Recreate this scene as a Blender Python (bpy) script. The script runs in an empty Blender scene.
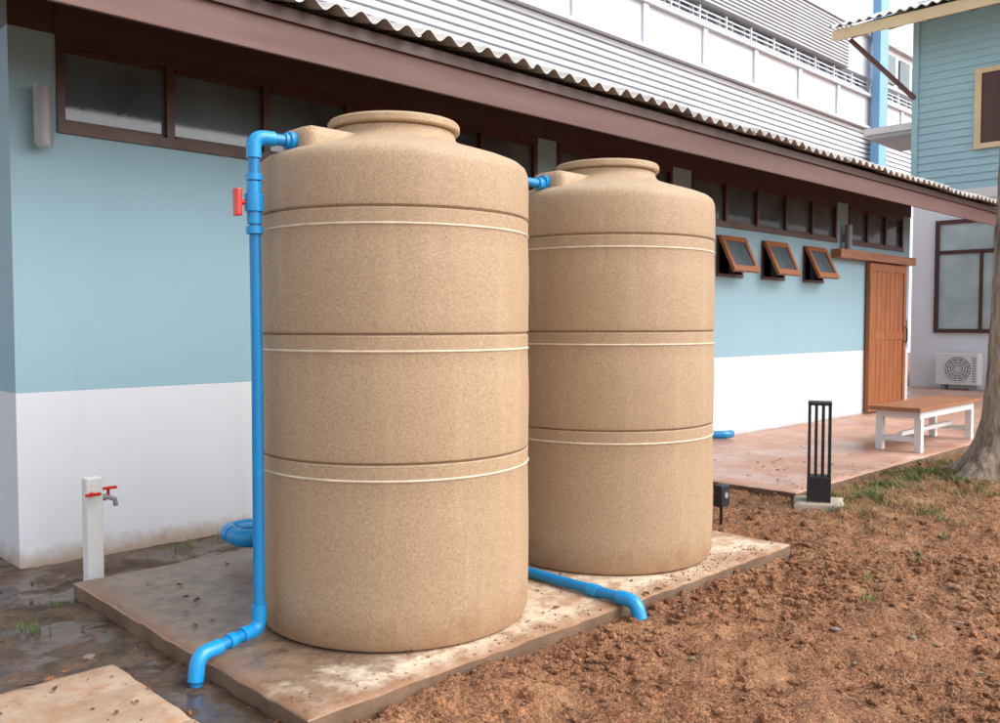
import bpy, bmesh, math, random
import numpy as np
from mathutils import Vector, Matrix, Euler
random.seed(7); rng=np.random.default_rng(7)
S=bpy.context.scene
S.view_settings.view_transform='Standard'; S.view_settings.look='None'; S.view_settings.exposure=0
COL=S.collection

# ------------------------------------------------ materials
def srgb(r,g,b):
    f=lambda c:(c/12.92 if c<=.04045 else ((c+.055)/1.055)**2.4)
    return (f(r/255),f(g/255),f(b/255),1)
class NT:
    def __init__(s,name):
        s.m=bpy.data.materials.new(name); s.m.use_nodes=True
        s.t=s.m.node_tree; s.b=s.t.nodes['Principled BSDF']
        s.co=s.t.nodes.new('ShaderNodeTexCoord')
    def n(s,ty,**k):
        n=s.t.nodes.new(ty)
        for a,v in k.items(): setattr(n,a,v)
        return n
    def l(s,a,b): s.t.links.new(a,b)
    def noise(s,scale,detail=4,rough=.55,stretch=None,dist=0):
        n=s.n('ShaderNodeTexNoise'); n.inputs['Scale'].default_value=scale; n.inputs['Detail'].default_value=min(detail,4)
        n.inputs['Roughness'].default_value=rough; n.inputs['Distortion'].default_value=dist
        if stretch:
            m=s.n('ShaderNodeMapping'); m.inputs['Scale'].default_value=stretch
            s.l(s.co.outputs['Object'],m.inputs[0]); s.l(m.outputs[0],n.inputs['Vector'])
        else: s.l(s.co.outputs['Object'],n.inputs['Vector'])
        return n.outputs['Fac']
    def ramp(s,fac,p0,p1,v0=0.,v1=1.):
        r=s.n('ShaderNodeMapRange'); r.inputs[1].default_value=p0; r.inputs[2].default_value=p1
        r.inputs[3].default_value=v0; r.inputs[4].default_value=v1; r.clamp=True
        s.l(fac,r.inputs[0]); return r.outputs[0]
    def mix(s,fac,a,b,bt='MIX'):
        m=s.n('ShaderNodeMix',data_type='RGBA',blend_type=bt)
        for sock,v in ((m.inputs[0],fac),(m.inputs[6],a),(m.inputs[7],b)):
            if hasattr(v,'links'): s.l(v,sock)
            else: sock.default_value=v
        return m.outputs[2]
    def math(s,op,a,b=0.):
        m=s.n('ShaderNodeMath',operation=op)
        for sock,v in ((m.inputs[0],a),(m.inputs[1],b)):
            if hasattr(v,'links'): s.l(v,sock)
            else: sock.default_value=v
        return m.outputs[0]
    def sep(s):
        x=s.n('ShaderNodeSeparateXYZ'); s.l(s.co.outputs['Object'],x.inputs[0]); return x.outputs
    def attr(s,name):
        a=s.n('ShaderNodeAttribute'); a.attribute_name=name; return a.outputs['Fac']
    def col(s,v):
        if hasattr(v,'links'): s.l(v,s.b.inputs['Base Color'])
        else: s.b.inputs['Base Color'].default_value=v
    def rough(s,v):
        if hasattr(v,'links'): s.l(v,s.b.inputs['Roughness'])
        else: s.b.inputs['Roughness'].default_value=v
    def bump(s,h,strength=.3,dist=.01):
        b=s.n('ShaderNodeBump'); b.inputs['Strength'].default_value=strength; b.inputs['Distance'].default_value=dist
        s.l(h,b.inputs['Height']); s.l(b.outputs[0],s.b.inputs['Normal'])
def simple(name,c,rough=.6,var=.25,scale=3,fine=60,bump=.15,spec=.5,metal=0,stretch=None):
    t=NT(name); a=t.noise(scale,4,stretch=stretch); f=t.noise(fine,2)
    dk=tuple(x*(1-var) for x in c[:3])+(1,)
    cc=t.mix(t.ramp(a,.3,.7),dk,c); cc=t.mix(t.ramp(f,.3,.7,0,.35),cc,tuple(x*(1-var*1.2) for x in c[:3])+(1,))
    t.col(cc); t.rough(t.ramp(a,.3,.7,min(1,rough+.1),max(.02,rough-.08))); t.b.inputs['Specular IOR Level'].default_value=spec
    t.b.inputs['Metallic'].default_value=metal
    if bump: t.bump(f,bump,.004)
    return t.m

def tank_mat():
    t=NT('tank_plastic'); s1=t.noise(230,2,.6); s2=t.noise(110,2,.6); big=t.noise(2.2,3); z=t.sep()[2]
    c=t.mix(t.ramp(s1,.40,.62),srgb(152,128,102),srgb(182,156,127))
    c=t.mix(t.ramp(s2,.54,.70,0,.5),c,srgb(128,104,80))
    c=t.mix(t.ramp(s2,.30,.44,.4,0),c,srgb(200,178,149))
    c=t.mix(t.ramp(big,.3,.7,0,.16),c,srgb(164,134,104))
    st=t.noise(9,3,.6,stretch=(1,1,.08)); c=t.mix(t.ramp(st,.52,.75,0,.14),c,srgb(214,192,164))
    d=t.noise(14,4,.7); zz=t.math('ADD',t.math('MULTIPLY',z,-3.6),t.math('MULTIPLY',d,1.2))
    c=t.mix(t.ramp(zz,-.05,.6,0,.6),c,srgb(134,96,68))
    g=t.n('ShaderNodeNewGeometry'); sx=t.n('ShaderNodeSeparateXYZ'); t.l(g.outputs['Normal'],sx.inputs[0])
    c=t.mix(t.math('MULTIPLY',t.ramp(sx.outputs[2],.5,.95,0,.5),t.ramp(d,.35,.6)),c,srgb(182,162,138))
    t.col(c); t.rough(.52); t.bump(s1,.12,.002); t.b.inputs['Specular IOR Level'].default_value=.3
    return t.m
M={}
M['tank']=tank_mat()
M['groove']=simple('tank_groove',srgb(128,104,82),.8,.3,20,90)
M['line']=simple('tank_rib_pale',srgb(222,206,182),.55,.35,14,120,.1)
M['pipe']=simple('blue_pvc',srgb(12,128,190),.33,.16,6,40,.04)
M['pipefit']=simple('blue_pvc_fitting',srgb(18,142,206),.3,.12,6,40,.04)
M['red']=simple('red_plastic',srgb(215,42,22),.35,.2)
M['fascia']=simple('brown_painted_board',srgb(112,80,74),.6,.22,1.3,30,.1,stretch=(.4,3,6))
M['frame']=simple('brown_window_frame',srgb(80,48,40),.45,.25,3,40,.05)
M['band']=simple('brown_wall_band',srgb(82,56,50),.6,.2,2,40,.05)
M['wood']=simple('varnished_wood',srgb(172,102,54),.45,.45,6,40,.2,stretch=(6,6,.5))
M['woodx']=simple('varnished_wood_plank',srgb(176,116,78),.45,.45,6,40,.2,stretch=(.5,8,8))
M['white']=simple('white_paint',(.74,.74,.73,1),.55,.1,2,60,.05)
M['black']=simple('black_metal',(.018,.018,.022,1),.4,.3,5,60,.05)
M['grey']=simple('grey_metal',srgb(140,140,144),.4,.15,5,60,.05)
M['roof']=simple('fibre_cement_roof',srgb(206,204,198),.8,.35,2.5,40,.2)
M['dark']=simple('unlit_room_black',(.02,.02,.02,1),.9,.1)  # near-black colour painted in for the shade inside the room
M['cream']=simple('cream_paint',srgb(222,200,158),.6,.15,2,40,.05)
M['siding']=simple('blue_siding',srgb(160,198,208),.6,.1,1.5,40,.05)
M['bgwhite']=simple('bg_white_wall',(.68,.70,.74,1),.7,.12,.25,6,.02)
M['bggrey']=simple('bg_grey_louvre',srgb(178,180,184),.6,.15,.5,10,.02)
M['bgdark']=simple('bg_dark_glass',srgb(100,114,120),.3,.3,.6,4,.0)
M['bgblue']=simple('bg_blue_column',srgb(122,172,214),.6,.1,.5,10,.02)
M['concretebg']=simple('block_concrete',srgb(172,160,142),.85,.3,8,90,.4)
M['leafd']=simple('dry_leaf',srgb(112,70,44),.8,.5,8,60,.1)
M['straw']=simple('straw',srgb(190,154,110),.8,.45,5,60,.1)
M['grassg']=simple('grass_blade',srgb(92,120,48),.7,.45,3,60,.1)
M['foliage']=simple('tree_leaf',(.06,.11,.03,1),.6,.5,1.2,20,.1)
M['stone']=simple('stone',srgb(150,134,118),.85,.5,9,60,.4)

def wallmat(name,c,stain,low=False):
    t=NT(name); a=t.noise(.9,4); f=t.noise(45,3); st=t.noise(3.5,4,.65,stretch=(1,1,.12)); z=t.sep()[2]
    cc=t.mix(t.ramp(a,.3,.7,0,.35),c,tuple(x*.88 for x in c[:3])+(1,))
    cc=t.mix(t.ramp(st,.55,.8,0,.28),cc,stain)
    if low:
        n=t.noise(6,4,.7); k=t.math('ADD',t.math('MULTIPLY',z,-8),t.math('MULTIPLY',n,1.6))
        cc=t.mix(t.ramp(k,-.1,.75,0,.8),cc,srgb(150,120,96))
        n2=t.noise(28,3,.6); k2=t.math('ADD',t.math('MULTIPLY',z,-2.2),n2)
        cc=t.mix(t.ramp(k2,.2,.5,0,.2),cc,srgb(180,160,142))
    t.col(cc); t.rough(.7); t.bump(f,.12,.004); return t.m
M['wallb']=wallmat('blue_wall_paint',srgb(138,171,184),srgb(122,154,166))
M['wallw']=wallmat('white_wall_paint',(.60,.62,.66,1),srgb(178,180,184),True)
M['wallw2']=wallmat('white_house_paint',(.74,.75,.79,1),srgb(198,198,200))

def glass():
    t=NT('window_glass'); a=t.noise(1.3,3); d=t.noise(40,2)
    t.col(t.mix(t.ramp(a,.3,.7),srgb(46,58,66),srgb(92,106,112)))
    t.rough(t.ramp(d,.3,.7,.04,.12)); t.b.inputs['Specular IOR Level'].default_value=.8; return t.m
M['glass']=glass()
def pale_glass():
    t=NT('pale_glass'); a=t.noise(1.2,3)
    t.col(t.mix(t.ramp(a,.3,.7),srgb(150,166,168),srgb(190,204,204))); t.rough(.15); return t.m
M['pglass']=pale_glass()

def soil():
    t=NT('soil'); b=t.noise(.9,4); m=t.noise(7,4,.7); f=t.noise(55,4,.78); f2=t.noise(150,2,.7)
    v=t.n('ShaderNodeTexVoronoi'); v.inputs['Scale'].default_value=44; t.l(t.co.outputs['Object'],v.inputs['Vector'])
    c=t.mix(t.ramp(m,.38,.62),srgb(124,78,50),srgb(182,126,86))
    c=t.mix(t.ramp(b,.35,.65,0,.6),c,srgb(154,94,58))
    c=t.mix(t.ramp(f,.42,.58,.85,0),c,srgb(80,48,31))
    c=t.mix(t.ramp(f2,.54,.66,0,.7),c,srgb(214,172,130))
    sn=t.noise(3,4); c=t.mix(t.ramp(sn,.54,.66,0,.35),c,srgb(190,148,108))
    w=t.attr('wet'); wn=t.noise(2.6,3)
    c=t.mix(w,c,t.mix(t.ramp(m,.35,.65),srgb(66,50,40),srgb(120,96,78)))
    gr=t.attr('grassy'); c=t.mix(t.math('MULTIPLY',gr,t.ramp(m,.4,.6)),c,srgb(136,122,74))
    wm=t.math('MULTIPLY',w,t.ramp(wn,.45,.52))
    c=t.mix(t.math('MULTIPLY',wm,.75),c,srgb(58,46,38))
    t.col(c)
    t.rough(t.ramp(wm,0,1,.95,.05))
    h=t.math('ADD',f,t.math('MULTIPLY',v.outputs['Distance'],-.6)); h=t.math('MULTIPLY',h,t.ramp(wm,0,1,1,.04))
    t.bump(h,1.0,.022); return t.m
M['soil']=soil()
def concrete(name,c1,c2,wetexpr=None):
    t=NT(name); a=t.noise(1.6,4,.6); f=t.noise(60,4,.7); m=t.noise(9,4,.7); q=t.noise(3.3,4,.7)
    c=t.mix(t.ramp(a,.35,.65),c1,c2); c=t.mix(t.ramp(m,.48,.64,0,.8),c,srgb(152,112,80))
    c=t.mix(t.ramp(q,.50,.60,0,.5),c,srgb(142,114,88))
    c=t.mix(t.ramp(f,.55,.7,0,.4),c,tuple(x*.55 for x in c1[:3])+(1,))
    rg=t.ramp(a,.4,.6,.85,.75)
    if wetexpr:
        x,y,z=t.sep(); k=wetexpr(t,x,y,m,q)
        c=t.mix(k,c,t.mix(t.ramp(m,.4,.6),srgb(84,66,54),srgb(134,110,90))); rg=t.ramp(k,.3,.9,.85,.25)
        ex=t.math('MINIMUM',t.math('SUBTRACT',x,1.58),t.math('SUBTRACT',4.9,x)); ey=t.math('MINIMUM',t.math('SUBTRACT',y,2.52),t.math('SUBTRACT',4.7,y))
        e=t.math('ADD',t.math('MULTIPLY',t.math('MINIMUM',ex,ey),-6),t.math('MULTIPLY',q,1.8))
        c=t.mix(t.ramp(e,.1,.9,0,.85),c,srgb(130,92,64))
    t.col(c); t.rough(rg); t.bump(t.math('ADD',f,m),.35,.006); return t.m
def wslab(t,x,y,m,q):
    k=t.math('ADD',t.math('MULTIPLY',x,-1.0),t.math('MULTIPLY',y,1.15))
    k=t.math('ADD',k,t.math('MULTIPLY',m,1.8)); k=t.math('ADD',k,t.math('MULTIPLY',q,1.8))
    return t.ramp(k,2.6,3.3,0,.92)
M['slab']=concrete('slab_concrete',srgb(186,168,144),srgb(210,194,172),wslab)
M['path']=concrete('path_concrete',srgb(154,130,108),srgb(178,154,132))
def terr():
    t=NT('terrace_concrete'); a=t.noise(.8,4,.6); m=t.noise(5,4,.7); f=t.noise(50,3,.7)
    c=t.mix(t.ramp(a,.35,.65),srgb(162,116,96),srgb(188,148,128)); c=t.mix(t.ramp(m,.5,.7,0,.6),c,srgb(202,178,160))
    c=t.mix(t.ramp(f,.5,.7,0,.3),c,srgb(126,90,74)); t.col(c); t.rough(t.ramp(a,.4,.6,.3,.75)); t.bump(f,.2,.004); return t.m
M['terrace']=terr()
M['edge']=simple('concrete_edge',srgb(118,92,70),.9,.55,4,60,.5)
def bark():
    t=NT('bark'); a=t.noise(14,4,.7,stretch=(1,1,.25)); b=t.noise(3,4)
    c=t.mix(t.ramp(a,.35,.65),srgb(92,76,64),srgb(170,152,134)); c=t.mix(t.ramp(b,.5,.7,0,.5),c,srgb(146,136,122))
    t.col(c); t.rough(.9); t.bump(a,.9,.03); return t.m
M['bark']=bark()

# ------------------------------------------------ mesh helpers
def empty(name,loc=(0,0,0)):
    o=bpy.data.objects.new(name,None); COL.objects.link(o); o.location=loc; o.empty_display_size=.2; return o
def mkobj(name,verts,faces,mats,parent=None,midx=None,smooth=False,sharp=None):
    me=bpy.data.meshes.new(name); me.from_pydata([tuple(v) for v in verts],[],[tuple(f) for f in faces])
    for m in (mats if isinstance(mats,(list,tuple)) else [mats]): me.materials.append(m)
    if midx is not None: me.polygons.foreach_set('material_index',midx)
    if smooth:
        me.polygons.foreach_set('use_smooth',[True]*len(me.polygons))
        if sharp: me.set_sharp_from_angle(angle=math.radians(sharp))
    me.update(); o=bpy.data.objects.new(name,me); COL.objects.link(o)
    if parent: o.parent=parent
    return o
def box(name,x0,x1,y0,y1,z0,z1,mat,parent=None,bev=0):
    bm=bmesh.new(); bmesh.ops.create_cube(bm,size=1)
    for v in bm.verts:
        v.co=Vector((x0+(v.co.x+.5)*(x1-x0),y0+(v.co.y+.5)*(y1-y0),z0+(v.co.z+.5)*(z1-z0)))
    if bev: bmesh.ops.bevel(bm,geom=bm.edges[:],offset=bev,segments=2,affect='EDGES',profile=.6)
    me=bpy.data.meshes.new(name); bm.to_mesh(me); bm.free(); me.materials.append(mat)
    o=bpy.data.objects.new(name,me); COL.objects.link(o)
    if parent: o.parent=parent
    return o
def boxes(name,lst,mat,parent=None):
    V=[];F=[]
    for (x0,x1,y0,y1,z0,z1) in lst:
        b=len(V); V+=[(x,y,z) for x in (x0,x1) for y in (y0,y1) for z in (z0,z1)]
        F+=[tuple(b+i for i in f) for f in ((0,1,3,2),(4,6,7,5),(0,4,5,1),(2,3,7,6),(0,2,6,4),(1,5,7,3))]
    return mkobj(name,V,F,mat,parent)
def fillet(pts,r):
    P=[Vector(p) for p in pts]; out=[P[0]]
    for i in range(1,len(P)-1):
        a=(P[i-1]-P[i]).normalized(); b=(P[i+1]-P[i]).normalized()
        p0=P[i]+a*r; p1=P[i]+b*r
        for k in range(7):
            t=k/6; out.append((1-t)**2*p0+2*t*(1-t)*P[i]+t*t*p1)
    out.append(P[-1]); return out
def tube(name,pts,r,mat,parent=None,seg=20,fil=0,caps=True):
    P=fillet(pts,fil) if fil and len(pts)>2 else [Vector(p) for p in pts]
    rr=r if isinstance(r,(list,tuple)) else [r]*len(P)
    V=[];F=[]; up=None
    for i,p in enumerate(P):
        d=((P[i+1]-p) if i==0 else (p-P[i-1]) if i==len(P)-1 else (P[i+1]-P[i-1])).normalized()
        if up is None: up=d.orthogonal().normalized()
        up=(up-d*up.dot(d)).normalized(); s=d.cross(up)
        for k in range(seg):
            a=2*math.pi*k/seg; V.append(p+rr[i]*(math.cos(a)*up+math.sin(a)*s))
    for i in range(len(P)-1):
        for k in range(seg):
            a=i*seg+k;b=i*seg+(k+1)%seg; F.append((a,b,b+seg,a+seg))
    if caps:
        F.append(tuple(range(seg))[::-1]); F.append(tuple((len(P)-1)*seg+k for k in range(seg)))
    return mkobj(name,V,F,mat,parent,smooth=True,sharp=40)
def lathe(name,prof,mats,parent=None,seg=96,mi=None,loc=(0,0,0),wob=0):
    V=[];F=[];I=[]
    for (r,z) in prof:
        for k in range(seg):
            a=2*math.pi*k/seg; R=r*(1+wob*math.sin(3*a+z*1.3)*.5+wob*math.sin(5*a-z*2.1)*.4) if wob else r
            V.append((R*math.cos(a),R*math.sin(a),z))
    for i in range(len(prof)-1):
        for k in range(seg):
            a=i*seg+k;b=i*seg+(k+1)%seg; F.append((a,b,b+seg,a+seg)); I.append(mi[i] if mi else 0)
    F.append(tuple(range(seg))[::-1]); I.append(0); F.append(tuple((len(prof)-1)*seg+k for k in range(seg))); I.append(0)
    o=mkobj(name,V,F,mats,parent,I,True,28); o.location=loc; return o

# ------------------------------------------------ camera
cam=bpy.data.cameras.new('camera'); co=bpy.data.objects.new('camera',cam); COL.objects.link(co)
cam.lens=31.86; cam.sensor_width=36; cam.clip_end=2000; cam.clip_start=.05
co.location=(0,0,1.4); co.rotation_euler=(math.radians(87.5),0,-math.atan2(.701,.713)); S.camera=co

# ------------------------------------------------ light
sd=Vector((.5,-.85,.95)).normalized()
sun=bpy.data.lights.new('sun','SUN'); so=bpy.data.objects.new('sun',sun); COL.objects.link(so)
sun.energy=2.0; sun.angle=math.radians(60); sun.color=(1,.97,.93)
so.rotation_euler=sd.to_track_quat('Z','Y').to_euler(); so.location=(0,-5,12)
W=bpy.data.worlds.new('World'); S.world=W; W.use_nodes=True; nt=W.node_tree
bg=nt.nodes['Background']; sk=nt.nodes.new('ShaderNodeTexSky'); sk.sky_type='NISHITA'; sk.sun_disc=False
sk.sun_elevation=math.asin(sd.z); sk.sun_rotation=math.atan2(sd.x,sd.y); sk.dust_density=3; sk.air_density=1
hs=nt.nodes.new('ShaderNodeHueSaturation'); hs.inputs['Saturation'].default_value=.35; hs.inputs['Value'].default_value=2.3
nt.links.new(sk.outputs[0],hs.inputs['Color']); nt.links.new(hs.outputs[0],bg.inputs[0]); bg.inputs[1].default_value=.15

# ------------------------------------------------ ground
TAB=rng.random((256,256))
def vn(x,y,sc,o=0):
    X=x*sc+17.3*o+500;Y=y*sc+31.7*o+500; xi=np.floor(X).astype(int);yi=np.floor(Y).astype(int)
    fx=X-xi;fy=Y-yi; fx=fx*fx*(3-2*fx);fy=fy*fy*(3-2*fy)
    g=lambda i,j:TAB[(xi+i)%256,(yi+j)%256]
    return (g(0,0)*(1-fx)*(1-fy)+g(1,0)*fx*(1-fy)+g(0,1)*(1-fx)*fy+g(1,1)*fx*fy)-.5
def sst(a,b,x):
    t=np.clip((x-a)/(b-a),0,1); return t*t*(3-2*t)
def inr(x,y,x0,x1,y0,y1,f=.05):
    return sst(x0-f,x0+f,x)*(1-sst(x1-f,x1+f,x))*sst(y0-f,y0+f,y)*(1-sst(y1-f,y1+f,y))
def wetf(x,y):
    w=1-sst(1.5,1.85,x+vn(x,y,2.5,9)*.5)
    w=w*sst(1.9,2.6,y+vn(x,y,2.,5)*.6)
    w2=sst(4.5,4.8,y+vn(x,y,3,6)*.3)*(1-sst(4.6,5.6,x))
    return np.clip(np.maximum(w,w2),0,1)
def gh(x,y):
    w=wetf(x,y)
    rough=vn(x,y,3,1)*.04+vn(x,y,9,2)*.04+vn(x,y,22,3)*.032+vn(x,y,45,4)*.016
    z=vn(x,y,.8,7)*.03+rough*(1-w*.72)-w*.002+.018*(1-w)
    near=np.clip(1-np.hypot(x-8,y-2)/30,0,1); z=z*near
    z=z+.05*np.exp(-((x-8.6)**2+(y-2.2)**2)/.8)
    # soil banked against the slab
    z=z+.03*np.clip(.6+vn(x,y,2.2,50)*1.4,0,1.2)*inr(x,y,1.9,5.15,2.2,2.56,.14)+.012*inr(x,y,1.35,1.6,2.4,4.6,.08)
    m=np.maximum.reduce([inr(x,y,1.62,4.87,2.56,4.66,.03),inr(x,y,6.5,60,3.32,60,.04),inr(x,y,1.6,14.4,5.5,10,.05),inr(x,y,.3,1.32,-6,3.57,.03)])
    return z*(1-m)-.05*m
def axis(a,b,st,far0,far1):
    m=list(np.arange(a,b+1e-6,st)); l=[];s=st;v=a
    while v>far0: s*=1.25; v-=s; l.append(v)
    r=[];s=st;v=m[-1]
    while v<far1: s*=1.25; v+=s; r.append(v)
    return np.array(l[::-1]+m+r)
ax=axis(.5,10.5,.02,-500,500); ay=axis(.6,5.6,.02,-500,500)
GX,GY=np.meshgrid(ax,ay,indexing='ij'); GZ=gh(GX,GY)
nx,ny=GX.shape; V=np.stack([GX,GY,GZ],-1).reshape(-1,3)
idx=np.arange(nx*ny).reshape(nx,ny)
Fq=np.stack([idx[:-1,:-1],idx[1:,:-1],idx[1:,1:],idx[:-1,1:]],-1).reshape(-1,4)
def fastmesh(name,V,F,mat,smooth=False):
    me=bpy.data.meshes.new(name); k=F.shape[1]
    me.vertices.add(len(V)); me.vertices.foreach_set('co',V.astype(np.float32).ravel())
    me.loops.add(F.size); me.loops.foreach_set('vertex_index',F.astype(np.int32).ravel())
    me.polygons.add(len(F)); me.polygons.foreach_set('loop_start',np.arange(0,F.size,k,dtype=np.int32))
    me.polygons.foreach_set('loop_total',np.full(len(F),k,dtype=np.int32))
    me.polygons.foreach_set('use_smooth',np.full(len(F),smooth))
    me.materials.append(mat); me.update(calc_edges=True); me.validate()
    o=bpy.data.objects.new(name,me); COL.objects.link(o); return o
g=fastmesh('ground',V,Fq,M['soil'],True)
at=g.data.attributes.new('wet','FLOAT','POINT'); at.data.foreach_set('value',wetf(V[:,0],V[:,1]).astype(np.float32))
gr=np.exp(-((V[:,0]-8.0)**2/2.2+(V[:,1]-2.85)**2/.4))*.6
at=g.data.attributes.new('grassy','FLOAT','POINT'); at.data.foreach_set('value',gr.astype(np.float32))

def free(x,y):
    m=np.maximum.reduce([inr(x,y,1.58,4.9,2.52,4.7,.005),inr(x,y,6.45,60,3.27,60,.005),inr(x,y,1.5,14.5,5.45,10,.005),inr(x,y,.3,1.35,-6,3.6,.005)])
    return m<.5
bm=bmesh.new(); bmesh.ops.create_icosphere(bm,subdivisions=1,radius=1)
iv=np.array([v.co[:] for v in bm.verts]); bm.verts.ensure_lookup_table(); iff=np.array([[v.index for v in f.verts] for f in bm.faces]); bm.free()
def scatter_xy(n,x0,x1,y0,y1):
    x=rng.uniform(x0,x1,n);y=rng.uniform(y0,y1,n);k=free(x,y);return x[k],y[k]
def lumps(name,x,y,s,mat,flat=.8,z=None):
    n=len(x); VV=iv[None]*(1+.5*(rng.random((n,len(iv),1))-.5)); VV=VV*rng.uniform(.6,1.3,(n,1,3))*s[:,None,None]
    a=rng.uniform(0,6.28,n); c_,s_=np.cos(a)[:,None],np.sin(a)[:,None]
    VX=VV[...,0]*c_-VV[...,1]*s_; VY=VV[...,0]*s_+VV[...,1]*c_
    zz=gh(x,y)+s*.2 if z is None else z
    VV=np.stack([VX+x[:,None],VY+y[:,None],VV[...,2]*flat+zz[:,None]],-1).reshape(-1,3)
    FF=(iff[None]+np.arange(n)[:,None,None]*len(iv)).reshape(-1,3)
    return fastmesh(name,VV,FF,mat)
x,y=scatter_xy(14000,1.0,9.5,.9,5.4); x2,y2=scatter_xy(10000,1.2,5.5,.9,2.6); x=np.r_[x,x2];y=np.r_[y,y2]
w=wetf(x,y); k=(rng.random(len(x))>w*.88); x=x[k];y=y[k]
clump=vn(x,y,1.6,12)+vn(x,y,5,13)*.6; k=rng.random(len(x))<np.clip(.45+clump*1.8,.08,1); x=x[k];y=y[k]
n=len(x); lumps('soil_clods',x,y,.0028+.026*rng.random(n)**7+.005*rng.random(n),M['soil'])
x,y=scatter_xy(340,1.0,8.5,.9,5.3); lumps('scattered_stones',x,y,.005+.02*rng.random(len(x))**4,M['stone'],.6)
x=np.r_[rng.uniform(1.6,4.88,520),rng.uniform(.4,1.34,120),rng.uniform(6.5,8.6,150)]; y=np.r_[2.53+np.abs(rng.normal(0,.13,520)),rng.uniform(2,3.58,120),3.29+np.abs(rng.normal(0,.2,150))]
z=np.r_[np.full(520,.081),np.full(120,.037),np.full(150,.081)]; lumps('soil_crumbs',x,y,.0015+.007*rng.random(790)**3,M['soil'],.7,z)
def blades(name,x,y,L,wd,mat,lie=True,hmul=1):
    n=len(x); a=rng.uniform(0,6.28,n); L=L*rng.uniform(.4,1.2,n); dx,dy=np.cos(a),np.sin(a)
    z=gh(x,y)+.002; hb=rng.random(n); cv=rng.uniform(-1,1,n)
    pts=[]
    for k in range(4):
        t=k/3
        if lie: px=x+dx*L*(t-.5)-dy*L*.14*math.sin(t*3.1)*cv; py=y+dy*L*(t-.5)+dx*L*.14*math.sin(t*3.1)*cv; pz=gh(px,py)+.004+.010*math.sin(t*3.14)*hb
        else: px=x+dx*L*.55*t*t; py=y+dy*L*.55*t*t; pz=z+L*hmul*(t-.25*t*t)
        ww=wd*(1-.8*t) if not lie else wd
        pts.append(np.stack([px-dy*ww,py+dx*ww,pz],-1)); pts.append(np.stack([px+dy*ww,py-dx*ww,pz],-1))
    V=np.stack(pts,1).reshape(-1,3)
    f=np.array([[0,1,3,2],[2,3,5,4],[4,5,7,6]]); F=(f[None]+np.arange(n)[:,None,None]*8).reshape(-1,4)
    return fastmesh(name,V,F,mat)
x,y=scatter_xy(7500,1.6,9.5,.9,4.5); k=(vn(x,y,1.2,20)+vn(x,y,4,21)*.5>-.05); blades('straw_litter',x[k],y[k],.055,.0011,M['straw'])
def tufts(nc,cx,cy,sx,sy,per,sp):
    X=[];Y=[]
    for _ in range(nc):
        a=rng.normal(cx,sx);b=rng.normal(cy,sy); m=int(per*rng.uniform(.4,1.4)); X.append(rng.normal(a,sp,m));Y.append(rng.normal(b,sp,m))
    return np.concatenate(X),np.concatenate(Y)
gx,gy=tufts(80,7.6,2.7,.8,.32,60,.07); hx,hy=tufts(14,6.9,1.4,1.6,.5,30,.04); gx=np.r_[gx,hx];gy=np.r_[gy,hy]; k=free(gx,gy); blades('dry_grass',gx[k],gy[k],.12,.0018,M['straw'],False,.5)
gx,gy=tufts(60,7.6,2.9,.8,.24,55,.05); hx,hy=tufts(16,5.8,1.9,1.4,.6,16,.025); ix,iy=tufts(5,1.3,4.2,.2,.25,24,.025); jx,jy=tufts(8,2.6,5.36,.9,.03,16,.03)
gx=np.r_[gx,hx,ix,jx];gy=np.r_[gy,hy,iy,jy]; k=free(gx,gy); blades('green_grass',gx[k],gy[k],.09,.0028,M['grassg'],False,.75)
x=np.r_[rng.uniform(1.0,8,420),rng.uniform(1.65,4.8,30),rng.uniform(.5,1.3,14),rng.uniform(6.6,9,20)]
y=np.r_[rng.uniform(1,5.4,420),rng.uniform(2.6,4.6,30),rng.uniform(2.4,3.5,14),rng.uniform(3.4,4.5,20)]
LV=[];LF=[]
for X,Y in zip(x,y):
    X=float(X);Y=float(Y); fr=bool(free(np.array([X]),np.array([Y]))[0])
    z=float(gh(np.array([X]),np.array([Y]))[0])+.008 if fr else (.042 if X<1.4 else .086)
    L=random.uniform(.007,.026); wd=L*random.uniform(.35,.55); R=Matrix.Rotation(random.uniform(0,6.28),3,'Z')@Matrix.Rotation(random.uniform(-.5,.5),3,'X')
    b=len(LV)
    for p in ((-L,0,0),(-L*.3,wd,.25*L),(L*.4,wd*.8,.2*L),(L,0,.15*L),(L*.4,-wd*.8,.2*L),(-L*.3,-wd,.25*L)):
        LV.append(Vector((X,Y,z))+R@Vector(p))
    LF+=[(b,b+1,b+2,b+3),(b,b+3,b+4,b+5)]
mkobj('fallen_leaves',LV,LF,M['leafd'])

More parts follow.
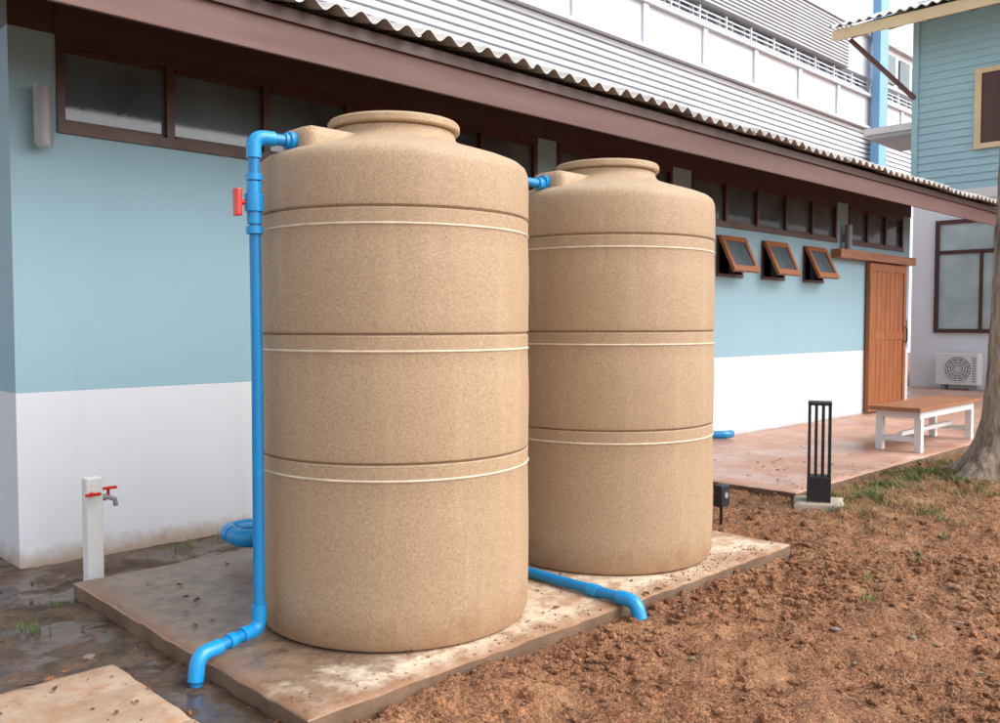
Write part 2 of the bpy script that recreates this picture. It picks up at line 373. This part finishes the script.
# ------------------------------------------------ slabs
def slab(name,x0,x1,y0,y1,z0,z1,mtop,mside,st=.05,amp=.012):
    cx=np.linspace(x0,x1,int((x1-x0)/st)+1); cy=np.linspace(y0,y1,int((y1-y0)/st)+1)
    X,Y=np.meshgrid(cx,cy,indexing='ij'); Z=z1+vn(X,Y,2,30)*.005+vn(X,Y,10,31)*.002
    e=np.minimum.reduce([X-x0,x1-X,Y-y0,y1-Y]); Z=np.where(e<1e-6,Z-.004+vn(X,Y,14,33)*.006,Z)
    n,m=X.shape; V=[(float(a),float(b),float(c)) for a,b,c in zip(X.ravel(),Y.ravel(),Z.ravel())]
    F=[(i*m+j,(i+1)*m+j,(i+1)*m+j+1,i*m+j+1) for i in range(n-1) for j in range(m-1)]; I=[0]*len(F)
    per=[(i,0) for i in range(n)]+[(n-1,j) for j in range(1,m)]+[(i,m-1) for i in range(n-2,-1,-1)]+[(0,j) for j in range(m-2,0,-1)]
    for (i,j) in per:
        v=V[i*m+j]; dx=(vn(np.array([v[0]]),np.array([v[1]]),13,40)[0]+.5*vn(np.array([v[0]]),np.array([v[1]]),1.3,41)[0])*amp*2; V[i*m+j]=(v[0]+dx,v[1]+dx,v[2])
    base=len(V)
    for (i,j) in per:
        v=V[i*m+j]; ox=.006 if i==n-1 else -.006 if i==0 else 0; oy=.006 if j==m-1 else -.006 if j==0 else 0
        V.append((v[0]+ox,v[1]+oy,v[2]-.007))
    for (i,j) in per:
        v=V[i*m+j]; V.append((v[0],v[1],z0))
    L=len(per)
    for k in range(L):
        k2=(k+1)%L; a=per[k][0]*m+per[k][1]; b=per[k2][0]*m+per[k2][1]
        F.append((a,base+k,base+k2,b)); I.append(0); F.append((base+k,base+L+k,base+L+k2,base+k2)); I.append(1)
    return mkobj(name,V,F,[mtop,mside],None,I,True,50)
slab('concrete_slab',1.58,4.9,2.52,4.7,-.1,.08,M['slab'],M['edge'],.035,.007)
slab('terrace_floor',6.45,19,3.27,5.48,-.1,.08,M['terrace'],M['edge'],.1,.006)
box('yard_pavement',14.52,19,5.482,12,-.1,.078,M['terrace'])
ph=empty('concrete_path')
for i,(a,b) in enumerate([(2.9,3.6),(2.19,2.885),(1.48,2.175),(.77,1.465),(.06,.755),(-.65,.045)]):
    for j,(c,d) in enumerate([(.32,.83),(.845,1.35)]):
        o=slab(f'paver_{i}_{j}',c,d,a,b,-.1,.035+random.uniform(-.004,.004),M['path'],M['edge'],.035,.004); o.parent=ph

# ------------------------------------------------ tanks
def tank(cx,cy):
    e=empty('water_tank' ,(cx,cy,.08)); R=.61
    P=[];I=[]
    def add(r,z,m=0): P.append((r,z)); I.append(m)
    add(R-.030,0); add(R-.012,.012); add(R-.003,.04)
    def bulge(z0,z1,b,n=6):
        for k in range(1,n): t=k/n; add(R+b*math.sin(math.pi*t),z0+(z1-z0)*t)
    def rings(z):
        add(R,z-.012); add(R+.001,z-.006,1); add(R+.005,z-.003,1); add(R+.005,z+.001,1); add(R+.001,z+.004,0)
        add(R+.002,z+.058,0); add(R-.002,z+.062,2); add(R-.006,z+.064,2); add(R-.006,z+.0665,0); add(R+.002,z+.074,0)
        add(R+.003,z+.08,0)
    bulge(.04,.68,.004); rings(.695); bulge(.79,1.19,.005); rings(1.208); bulge(1.30,1.69,.005); rings(1.71)
    bulge(1.80,1.96,.003,4)
    for r,z in ((R,1.965),(R-.003,1.985),(R-.012,2.005),(R-.032,2.022),(.53,2.042),(.45,2.068),(.38,2.09),(.33,2.108),(.30,2.122),(.283,2.138),(.277,2.155),(.277,2.168)): add(r,z)
    lathe('tank_body',P,[M['tank'],M['line'],M['groove']],e,128,I,wob=.003)
    lathe('lid',[(.27,2.166),(.27,2.174),(.292,2.176),(.298,2.183),(.298,2.206),(.290,2.216),(.262,2.221),(.25,2.213),(.2,2.216),(.1,2.224),(.02,2.226)],[M['tank']],e,96)
    b=box('inlet_box',-.525,-.2,-.11,.11,1.96,2.135,M['tank'],e,.05)
    b.data.polygons.foreach_set('use_smooth',[True]*len(b.data.polygons))
    tube('inlet_collar',[(-.515,0,2.07),(-.55,0,2.07)],.038,M['pipefit'],e)
    return e
T1=tank(2.51,3.24); T2=tank(4.05,3.24)

# ------------------------------------------------ blue pipework
fp=empty('water_inlet_pipe'); px,py=1.82,3.27; r=.0235; zt=2.15
tube('riser',[(2.0,3.24,zt),(px,py,zt),(px+.004,py,1.2),(px,py,.14),(1.52,3.20,.125),(1.50,3.19,-.05)],r,M['pipe'],fp,24,.05)
def fit(name,pts,fil=.045,rr=.0305,par=fp): return tube(name,pts,rr,M['pipefit'],par,24,fil)
fit('top_elbow',[(px+.085,py-.014,zt),(px,py,zt),(px,py,zt-.085)])
fit('coupling_top',[(px+.13,py-.02,zt),(px+.17,py-.028,zt)],0,.033)
fit('ball_valve',[(px,py,1.80),(px,py,1.97)],0,.030)
fit('valve_body',[(px,py,1.85),(px,py,1.92)],0,.038)
fit('coupling_a',[(px,py,1.76),(px,py,1.79)],0,.034); fit('coupling_b',[(px,py,1.975),(px,py,2.0)],0,.034)
tube('valve_stem',[(px,py,1.885),(px-.055,py+.02,1.885)],.011,M['red'],fp,16)
o=box('valve_handle',-.012,.012,-.02,.02,-.055,.055,M['red'],fp,.006); o.location=(px-.062,py+.022,1.885)
fit('bottom_elbow',[(px,py,.24),(px,py,.14),(px-.09,py-.02,.137)])
fit('end_elbow',[(1.62,3.22,.129),(1.52,3.20,.125),(1.503,3.19,.03)])
fit('coupling_c',[(px-.13,py-.03,.134),(px-.16,py-.037,.133)],0,.03)
lp=empty('tank_link_pipe')
tube('pipe',[(2.98,3.24,2.14),(3.57,3.24,2.14)],.0235,M['pipe'],lp,24); tube('socket',[(3.46,3.24,2.14),(3.53,3.24,2.14)],.031,M['pipefit'],lp,24)
dp=empty('drain_pipe')
tube('pipe',[(3.28,4.5,.112),(3.28,2.44,.112),(3.28,2.40,-.03)],.026,M['pipe'],dp,24,.05)
tube('elbow',[(3.28,2.54,.112),(3.28,2.44,.112),(3.28,2.415,.035)],.034,M['pipefit'],dp,24,.045)
tube('coupling',[(3.28,2.66,.112),(3.28,2.72,.112)],.031,M['pipefit'],dp,24)
op=empty('outlet_pipe')
tube('pipe',[(3.1,4.36,.225),(2.34,4.36,.225),(2.34,4.58,.235),(3.0,4.58,.235)],.04,M['pipe'],op,24,.09)
tube('elbow',[(2.50,4.36,.225),(2.34,4.36,.225),(2.34,4.47,.23)],.049,M['pipefit'],op,24,.08)
tube('elbow_back',[(2.34,4.48,.231),(2.34,4.58,.235),(2.5,4.58,.235)],.0485,M['pipefit'],op,24,.08)
for sx_ in (2.62,2.95): box('pipe_support',sx_,sx_+.06,4.32,4.62,.08,.183,M['concretebg'],op,.006)
wp=empty('wall_pipe'); tube('pipe',[(8.9,5.3,.14),(8.78,5.3,.14),(8.6,5.46,.14)],.045,M['pipe'],wp,20,.05)

# ------------------------------------------------ standpipe with tap
st=empty('garden_tap')
box('post',1.68,1.762,4.79,4.872,-.05,.585,M['white'],st,.008)
tube('spout',[(1.76,4.83,.47),(1.80,4.82,.47),(1.83,4.81,.455),(1.835,4.808,.42)],[.013]*4,M['grey'],st,14)
tube('body',[(1.762,4.83,.47),(1.79,4.825,.47)],.018,M['grey'],st,14)
tube('stem',[(1.80,4.82,.47),(1.80,4.82,.515)],.008,M['red'],st,12)
box('handle',1.765,1.845,4.805,4.835,.512,.526,M['red'],st,.005)
tube('handle_bolt',[(1.70,4.79,.505),(1.70,4.76,.505)],.01,M['red'],st,12); box('lever',1.66,1.74,4.752,4.764,.495,.512,M['red'],st,.004)

# ------------------------------------------------ main building
B=empty('long_building'); Yw=5.49; T=.18
boxes('wall_white',[(1.55,14.5,Yw,Yw+T,-.1,1.0)],M['wallw'],B)
segs=[(1.55,8.85),(9.42,9.86),(10.43,10.93),(11.5,14.5)]; wins=[(8.85,9.42),(9.86,10.43),(10.93,11.5)]
L=[(1.55,14.5,Yw,Yw+T,1.0,1.93),(1.55,14.5,Yw,Yw+T,2.40,2.50)]+[(a,b,Yw,Yw+T,1.93,2.40) for a,b in segs]
cols=[(1.55,1.80),(5.86,6.13),(7.96,8.34),(11.89,12.26),(14.2,14.5)]
L+=[(a,b,Yw,Yw+T,2.50,3.06) for a,b in cols]
boxes('wall_blue',L,M['wallb'],B)
boxes('side_wall_white',[(1.55,1.73,Yw+T,10,-.1,1.0),(14.32,14.5,Yw+T,10,-.1,1.0)],M['wallw'],B)
boxes('side_wall_blue',[(1.55,1.73,Yw+T,10,1.0,3.3),(14.32,14.5,Yw+T,10,1.0,3.3),(1.73,14.32,9.82,10,0,3.3)],M['wallb'],B)
boxes('top_band',[(1.80,14.5,Yw-.012,Yw+T,3.06,3.27),(1.55,1.8,Yw,Yw+T,3.06,3.27)],M['band'],B)
boxes('unlit_room_sheet',[(1.75,14.3,Yw+.9,Yw+.95,0,3.2)],M['dark'],B)  # added black sheet stands in for the unlit room behind the openings
fr=[];gl=[]
for a,b,n in [(1.80,5.86,6),(6.13,7.96,3),(8.34,11.89,5),(12.26,14.2,3)]:
    fr+=[(a,b,Yw-.02,Yw+.06,2.50,2.56),(a,b,Yw-.018,Yw+.06,3.0,3.058),(a,a+.045,Yw-.015,Yw+.06,2.56,3.0),(b-.045,b,Yw-.015,Yw+.06,2.56,3.0)]
    for k in range(1,n):
        c=a+(b-a)*k/n; fr.append((c-.025,c+.025,Yw-.013,Yw+.06,2.56,3.0))
    for k in range(n):
        c0=a+(b-a)*k/n+.025; c1=a+(b-a)*(k+1)/n-.025
        gl.append((c0,c1,Yw+.03+.003*random.random(),Yw+.04,2.56,3.0))
        fr+=[(c0+.02,c1-.02,Yw+.01,Yw+.03,2.56,2.585),(c0+.02,c1-.02,Yw+.01,Yw+.03,2.975,3.0)]
boxes('window_frames',fr,M['frame'],B); boxes('window_panes',gl,M['glass'],B)
wf=[]
for a,b in wins:
    wf+=[(a,b,Yw-.02,Yw+.08,1.93,1.965),(a,b,Yw-.02,Yw+.08,2.365,2.40),(a,a+.035,Yw-.018,Yw+.08,1.965,2.365),(b-.035,b,Yw-.018,Yw+.08,1.965,2.365)]
    e=empty('awning_sash',((a+b)/2,Yw-.03,2.39)); e.parent=B; w=(b-a)/2-.005; h=.45
    boxes('sash_frame',[(-w,w,-.02,.02,-.065,0),(-w,w,-.02,.02,-h,-h+.07),(-w,-w+.065,-.019,.019,-h+.07,-.065),(w-.065,w,-.019,.019,-h+.07,-.065)],M['wood'],e)
    boxes('sash_glass',[(-w+.065,w-.065,-.004,.004,-h+.07,-.065)],M['glass'],e)
    e.rotation_euler=(math.radians(-26),0,0)
boxes('awning_frames',wf,M['frame'],B)
D=empty('sliding_door'); D.parent=B
pl=[]; n=7; x0,x1=12.85,14.2
for k in range(n):
    c0=x0+.1+(x1-x0-.2)*k/n; c1=x0+.1+(x1-x0-.2)*(k+1)/n; pl.append((c0+.006,c1-.006,Yw-.065,Yw-.03,.2,2.16))
boxes('door_planks',pl,M['wood'],D)
boxes('door_frame',[(x0,x0+.1,Yw-.08,Yw-.02,.1,2.27),(x1-.1,x1,Yw-.08,Yw-.02,.1,2.27),(x0+.1,x1-.1,Yw-.078,Yw-.02,2.16,2.27),(x0+.1,x1-.1,Yw-.078,Yw-.02,.1,.2),(x0+.1,x1-.1,Yw-.076,Yw-.02,1.15,1.25)],M['wood'],D)
boxes('door_backing',[(x0+.1,x1-.1,Yw-.028,Yw-.006,.1,2.2)],M['frame'],D)
box('door_rail',11.75,14.4,Yw-.14,Yw-.002,2.29,2.41,M['woodx'],D,.006)
box('door_lock',14.23,14.30,Yw-.06,Yw-.002,1.05,1.45,M['black'],D,.008)
tube('door_handle',[(14.13,Yw-.09,1.1),(14.13,Yw-.12,1.12),(14.13,Yw-.12,1.32),(14.13,Yw-.09,1.34)],.012,M['black'],D,12)
for i,(lx,z0) in enumerate(((1.70,2.40),(12.08,2.42))):
    wl=empty('wall_lamp'); tube('lamp_body',[(lx,Yw-.085,z0),(lx,Yw-.085,z0+.33)],.05,M['grey'],wl,28)
    tube('lens',[(lx,Yw-.085,z0-.004),(lx,Yw-.085,z0+.01)],.042,M['white'],wl,24); box('bracket',lx-.03,lx+.03,Yw-.045,Yw-.001,z0+.1,z0+.22,M['grey'],wl,.004)
XE0,XE1=.55,15.75
box('fascia',XE0,XE1,4.45,4.475,2.90,3.15,M['fascia'],B,.004)
box('fascia_cap',XE0,XE1,4.425,4.449,3.09,3.165,M['frame'],B,.003)
mkobj('soffit',[(XE0,4.476,2.96),(XE1,4.476,2.96),(XE1,5.49,3.255),(XE0,5.49,3.255)],[(0,1,2,3)],M['fascia'],B)
sl=math.tan(math.radians(15))
def corr(name,xa,xb,ya,za,yb,zb,mat,parent,per=.17,amp=.026,th=.010,axis='x'):
    n=int((xb-xa)/per*8); V=[];F=[]
    for i in range(n+1):
        x=xa+(xb-xa)*i/n; w=amp*math.sin(2*math.pi*x/per)
        for (yy,zz) in ((ya,za),(yb,zb)):
            for t in (0,th):
                V.append((x,yy,zz+w+t) if axis=='x' else (yy,x,zz+w+t))
    for i in range(n):
        a=i*4;b=a+4
        F+=[(a,a+1,b+1,b),(a+1,a+3,b+3,b+1),(a,b,b+2,a+2),(a+2,b+2,b+3,a+3)]
    return mkobj(name,V,F,mat,parent,smooth=True,sharp=50)
xs=XE0-.1; k=0
while xs<XE1+.1:
    xe=min(xs+1.02,XE1+.1); dy=random.uniform(-.018,.018); dz=random.uniform(-.004,.004)+.011*(k%2)
    corr('roof_sheet',xs,xe+.04,4.31+dy,3.19+dz+dy*sl,7.75,3.19+dz+3.44*sl,M['roof'],B); xs=xe; k+=1
corr('roof_sheets_back',XE0-.1,XE1+.1,7.76,3.195+3.44*sl,11.2,3.195,M['roof'],B)
g1=3.195+3.44*sl-.1
for nm,gx0 in (('gable_west',1.56),('gable_east',14.34)):
    mkobj(nm,[(gx0,5.5,3.27),(gx0,9.98,3.27),(gx0,7.75,g1-.05),(gx0+.15,5.5,3.27),(gx0+.15,9.98,3.27),(gx0+.15,7.75,g1-.05)],[(0,2,1),(3,4,5),(0,3,5,2),(1,2,5,4),(0,1,4,3)],M['wallb'],B)

# ------------------------------------------------ bollard (open fins)
bo=empty('bollard_light',(6.36,3.04,0)); bo.rotation_euler=(0,0,math.radians(26))
o=slab('footing',-.17,.17,-.17,.17,-.1,.065,M['concretebg'],M['concretebg'],.04,.006); o.parent=bo
h=.085
box('base',-h,h,-h,h,.055,.25,M['black'],bo,.005); box('cap',-h,h,-h,h,.785,.81,M['black'],bo,.005)
for i in (-1,-.34,.34,1):
    d=h-.013; box('fin',-h+.006,h-.006,i*d-.011,i*d+.011,.25,.785,M['black'],bo,.002)
gs=empty('garden_spotlight'); sx,sy=5.37,3.27
tube('stake',[(sx,sy,-.05),(sx,sy,.16)],.012,M['black'],gs,12); box('head',sx-.05,sx+.05,sy-.035,sy+.035,.13,.28,M['black'],gs,.008); tube('lens',[(sx-.0,sy-.036,.21),(sx,sy-.042,.21)],.022,M['grey'],gs,16)

# ------------------------------------------------ bench
be=empty('garden_bench'); zb=.08
sl_=[]
for k in range(5):
    y0=3.345+k*.106; sl_.append((9.22,10.98,y0,y0+.095,zb+.425,zb+.46))
boxes('seat_slats',sl_,M['woodx'],be)
boxes('seat_edge',[(9.19,9.217,3.345,3.864,zb+.42,zb+.462),(10.983,11.01,3.345,3.864,zb+.42,zb+.462)],M['woodx'],be)
boxes('apron',[(9.30,10.90,3.385,3.42,zb+.345,zb+.423),(9.30,10.90,3.79,3.825,zb+.345,zb+.423),(9.30,9.335,3.42,3.79,zb+.345,zb+.423),(10.865,10.90,3.42,3.79,zb+.345,zb+.423)],M['white'],be)
for lx in (9.30,10.80):
    for ly in (3.375,3.765): box('leg',lx,lx+.075,ly,ly+.07,zb,zb+.343,M['white'],be,.004)
    box('stretcher',lx+.015,lx+.06,3.445,3.765,zb+.1,zb+.15,M['white'],be,.003)
box('long_stretcher',9.36,10.82,3.585,3.63,zb+.151,zb+.195,M['white'],be,.003)

# ------------------------------------------------ tree
tr=empty('tree',(8.53,2.34,0))
V=[];F=[];seg=64; zs=[-.1,0,.05,.12,.22,.36,.55,.8,1.0,1.2,1.45,1.7,2.0,2.3,2.65,3,3.4,3.8,4.6,5.4]
for z in zs:
    r=.225-.018*z+.24*math.exp(-max(z,0)/.16)+.09*math.exp(-max(z,0)/.6)
    for k in range(seg):
        a=2*math.pi*k/seg; lob=1+ (.30*math.exp(-max(z,0)/.22)+.05)*math.sin(5*a+.8)+.05*math.sin(3*a+z*.7)+.03*math.sin(9*a+z*2)+.02*math.sin(17*a+z*9)+.015*math.sin(z*14+a*2)
        V.append((r*lob*math.cos(a)+.01*z+.02*math.sin(z*1.1),r*lob*math.sin(a)-.012*z,z))
for i in range(len(zs)-1):
    for k in range(seg):
        a=i*seg+k;b=i*seg+(k+1)%seg;F.append((a,b,b+seg,a+seg))
mkobj('trunk',V,F,M['bark'],tr,smooth=True)
top=Vector((.05,-.08,5.1)); LV=[];LF=[]
for i in range(9):
    a=i*2*math.pi/9+random.uniform(-.3,.3); L=random.uniform(1.6,2.6); el=random.uniform(.7,1.2)
    p1=top+Vector((math.cos(a)*L*.45*math.cos(el),math.sin(a)*L*.45*math.cos(el),L*.45)); p2=top+Vector((math.cos(a)*L*.9,math.sin(a)*L*.9,L*.9+.6))
    tube('limb',[top-Vector((0,0,.2)),p1,p2],[.09,.055,.02],M['bark'],tr,10)
    for c in range(10):
        cc=p1.lerp(p2,random.uniform(.3,1.25))+Vector([random.gauss(0,.35) for _ in range(3)]); cr=random.uniform(.25,.5)
        for q in range(110):
            d=Vector([random.gauss(0,1) for _ in range(3)]).normalized()*cr*random.random()**.4; p=cc+d
            if p.z<5.75: continue
            R=Euler([random.uniform(0,6.28) for _ in range(3)]).to_matrix(); s=random.uniform(.035,.07); b=len(LV)
            for v in ((-s,0,0),(0,s*.45,.1*s),(s,0,0),(0,-s*.45,.1*s)): LV.append(p+R@Vector(v))
            LF.append((b,b+1,b+2,b+3))
mkobj('crown',LV,LF,M['foliage'],tr)

# ------------------------------------------------ two-storey house at right
H=empty('two_storey_house'); HX=19.02
boxes('lower_wall',[(HX,HX+8,-1,7.15,0,3.85)],M['wallw2'],H)
box('floor_band',HX-.03,HX+8,-1.02,7.17,3.85,4.05,M['white'],H)
V=[];F=[]; z=4.05; k=0
while z<7.9:
    b=len(V); V+=[(HX-.002,-1,z+.15),(HX-.028,-1,z),(HX-.028,7.15,z),(HX-.002,7.15,z+.15),(HX+.01,-1,z),(HX+.01,7.15,z)]
    F+=[(b,b+1,b+2,b+3),(b+1,b+4,b+5,b+2)]; z+=.15
mkobj('siding',V,F,M['siding'],H)
boxes('upper_core',[(HX+.02,HX+8,-1,7.15,4.05,7.95)],M['siding'],H)
box('corner_board',HX-.05,HX+.1,7.08,7.2,4.05,7.9,M['siding'],H)
boxes('upper_window_frame',[(HX-.08,HX-.03,5.88,6.0,4.8,6.36),(HX-.08,HX-.03,4.9,5.0,4.8,6.36),(HX-.08,HX-.03,5.0,5.88,6.26,6.36),(HX-.1,HX-.03,5.0,5.88,4.8,4.9),(HX-.07,HX-.03,5.42,5.48,4.9,6.26)],M['cream'],H)
boxes('upper_window_glass',[(HX-.045,HX-.032,5.0,5.88,4.9,6.26)],M['frame'],H)
boxes('lower_window_frame',[(HX-.07,HX,6.6,6.68,1.2,3.46),(HX-.07,HX,5.5,5.58,1.2,3.46),(HX-.07,HX,5.58,6.6,3.38,3.46),(HX-.07,HX,5.58,6.6,1.2,1.28),(HX-.065,HX,5.58,6.6,2.78,2.85),(HX-.06,HX,5.78,5.84,1.28,2.78)],M['frame'],H)
boxes('lower_window_glass',[(HX-.03,HX-.01,5.58,6.6,1.28,3.38)],M['pglass'],H)
ex=17.95; ez=7.22; rs=.36
box('eave_fascia',ex,ex+.04,-1.5,8.4,ez,ez+.22,M['cream'],H)
mkobj('eave_soffit',[(ex+.041,-1.5,ez+.05),(ex+.041,8.36,ez+.05),(22.8,8.36,ez+.05+rs*4.8),(22.8,-1.5,ez+.05+rs*4.8)],[(0,1,2,3)],M['cream'],H)
mkobj('rake_board',[(ex,8.4,ez),(22.8,8.4,ez+rs*4.8),(22.8,8.4,ez+.2+rs*4.8),(ex,8.4,ez+.2),(ex,8.44,ez),(22.8,8.44,ez+rs*4.8),(22.8,8.44,ez+.2+rs*4.8),(ex,8.44,ez+.2)],[(0,1,2,3),(4,7,6,5),(0,4,5,1),(3,2,6,7),(0,3,7,4),(1,5,6,2)],M['cream'],H)
for yy in np.arange(-1,8.3,.75):
    mkobj('rafter',[(ex+.04,yy,ez-.02),(ex+.04,yy+.06,ez-.02),(HX+.3,yy+.06,ez-.02+rs*1.3),(HX+.3,yy,ez-.02+rs*1.3),(ex+.04,yy,ez+.05),(ex+.04,yy+.06,ez+.05),(HX+.3,yy+.06,ez+.05+rs*1.3),(HX+.3,yy,ez+.05+rs*1.3)],[(0,3,2,1),(0,1,5,4),(0,4,7,3),(1,2,6,5)],M['fascia'],H)
corr('house_roof',-1.6,8.5,ex-.08,ez+.26,22.8,ez+.26+rs*4.9,M['roof'],H,.2,.03,.012,'y')
corr('house_roof_back',-1.6,8.5,22.8,ez+.26+rs*4.9,27.6,ez+.26,M['roof'],H,.2,.03,.012,'y')
tube('eave_strut',[(HX-.03,7.15,6.0),(ex+.3,8.2,7.27)],.05,M['fascia'],H,8)
boxes('canopy',[(19.1,21,7.2,8.25,5.42,5.56)],M['white'],H); boxes('canopy_beam',[(19.15,21,7.25,8.2,5.34,5.42)],M['bggrey'],H)
A=empty('air_conditioner'); ax0=HX-.42
box('casing',ax0,ax0+.3,5.72,6.5,.18,.80,M['white'],A,.015)
boxes('feet',[(ax0+.02,ax0+.28,5.82,5.88,.08,.18),(ax0+.02,ax0+.28,6.34,6.4,.08,.18)],M['grey'],A)
tube('fan_recess',[(ax0-.004,6.08,.49),(ax0+.004,6.08,.49)],.25,M['grey'],A,40)
for q in (.06,.11,.16,.21,.25):
    P=[(ax0-.012,6.08+q*math.cos(t*math.pi/16),.49+q*math.sin(t*math.pi/16)) for t in range(33)]; tube('grille_ring',P,.009,M['white'],A,6,caps=False)
for q in range(6):
    t=q*math.pi/6; tube('grille_bar',[(ax0-.014,6.08-.25*math.cos(t),.49-.25*math.sin(t)),(ax0-.014,6.08+.25*math.cos(t),.49+.25*math.sin(t))],.005,M['white'],A,6)
boxes('side_louvres',[(ax0-.006,ax0,5.75,5.82,.25+i*.05,.27+i*.05) for i in range(10)],M['grey'],A)
FN=empty('picket_fence')
boxes('pickets',[(14.6+i*.14,14.68+i*.14,8.2,8.23,.05,1.7) for i in range(31)],M['white'],FN); boxes('rails',[(14.52,19,8.232,8.26,.4,.47),(14.52,19,8.232,8.26,1.3,1.37)],M['white'],FN)

# ------------------------------------------------ big background building
G=empty('office_building'); GYY=16.
boxes('core',[(-20,60,GYY+.6,GYY+20,0,14.0)],M['bgwhite'],G)
boxes('lower_wall',[(-20,60,GYY,GYY+.6,0,7.9)],M['bgwhite'],G)
boxes('louvre_low',[(-20,60,GYY+.05,GYY+.3,7.95+i*.2,8.08+i*.2) for i in range(8)],M['bgwhite'],G)
boxes('louvre_low_back',[(-20,60,GYY+.2,GYY+.38,7.9,9.5)],M['bgwhite'],G)
boxes('spandrel',[(-20,60,GYY,GYY+.6,9.62,10.85)],M['bgwhite'],G)
boxes('spandrel_cap',[(-20,60,GYY-.15,GYY+.6,10.85,10.97),(-20,60,GYY-.15,GYY+.6,9.52,9.62)],M['bgwhite'],G)
boxes('panel_strips',[(a,a+.25,GYY-.08,GYY,9.62,10.85) for a in np.arange(-20,60,3.2)],M['bgwhite'],G)
boxes('window_band',[(-20,60,GYY+.5,GYY+.58,10.97,11.7)],M['bgdark'],G)
boxes('window_mullions',[(a,a+.08,GYY+.35,GYY+.5,10.97,11.7) for a in np.arange(-20,60,.8)],M['bgwhite'],G)
boxes('window_rails',[(-20,60,GYY+.1,GYY+.14,11.15+i*.16,11.19+i*.16) for i in range(3)],M['bgwhite'],G)
boxes('rail_posts',[(a,a+.06,GYY+.08,GYY+.16,10.97,11.6) for a in np.arange(-20,60,1.6)],M['bgwhite'],G)
boxes('louvre_high',[(-20,35.5,GYY-.05,GYY+.2,11.72+i*.13,11.80+i*.13) for i in range(13)],M['bggrey'],G)
boxes('louvre_high_back',[(-20,35.5,GYY+.22,GYY+.25,11.7,13.4)],M['bggrey'],G)
boxes('top_band',[(-20,60,GYY-.1,GYY+.6,13.42,14.0)],M['bgwhite'],G)
boxes('upper_right_wall',[(35.52,60,GYY+.1,GYY+.6,11.72,13.42)],M['bgwhite'],G)
boxes('blue_column',[(37.4,38.2,GYY-.5,GYY-.16,0,15.5)],M['bgblue'],G)
boxes('right_windows',[(39.2+i*1.6,40.3+i*1.6,GYY+.02,GYY+.09,11.9,13.1) for i in range(8)],M['bgdark'],G)
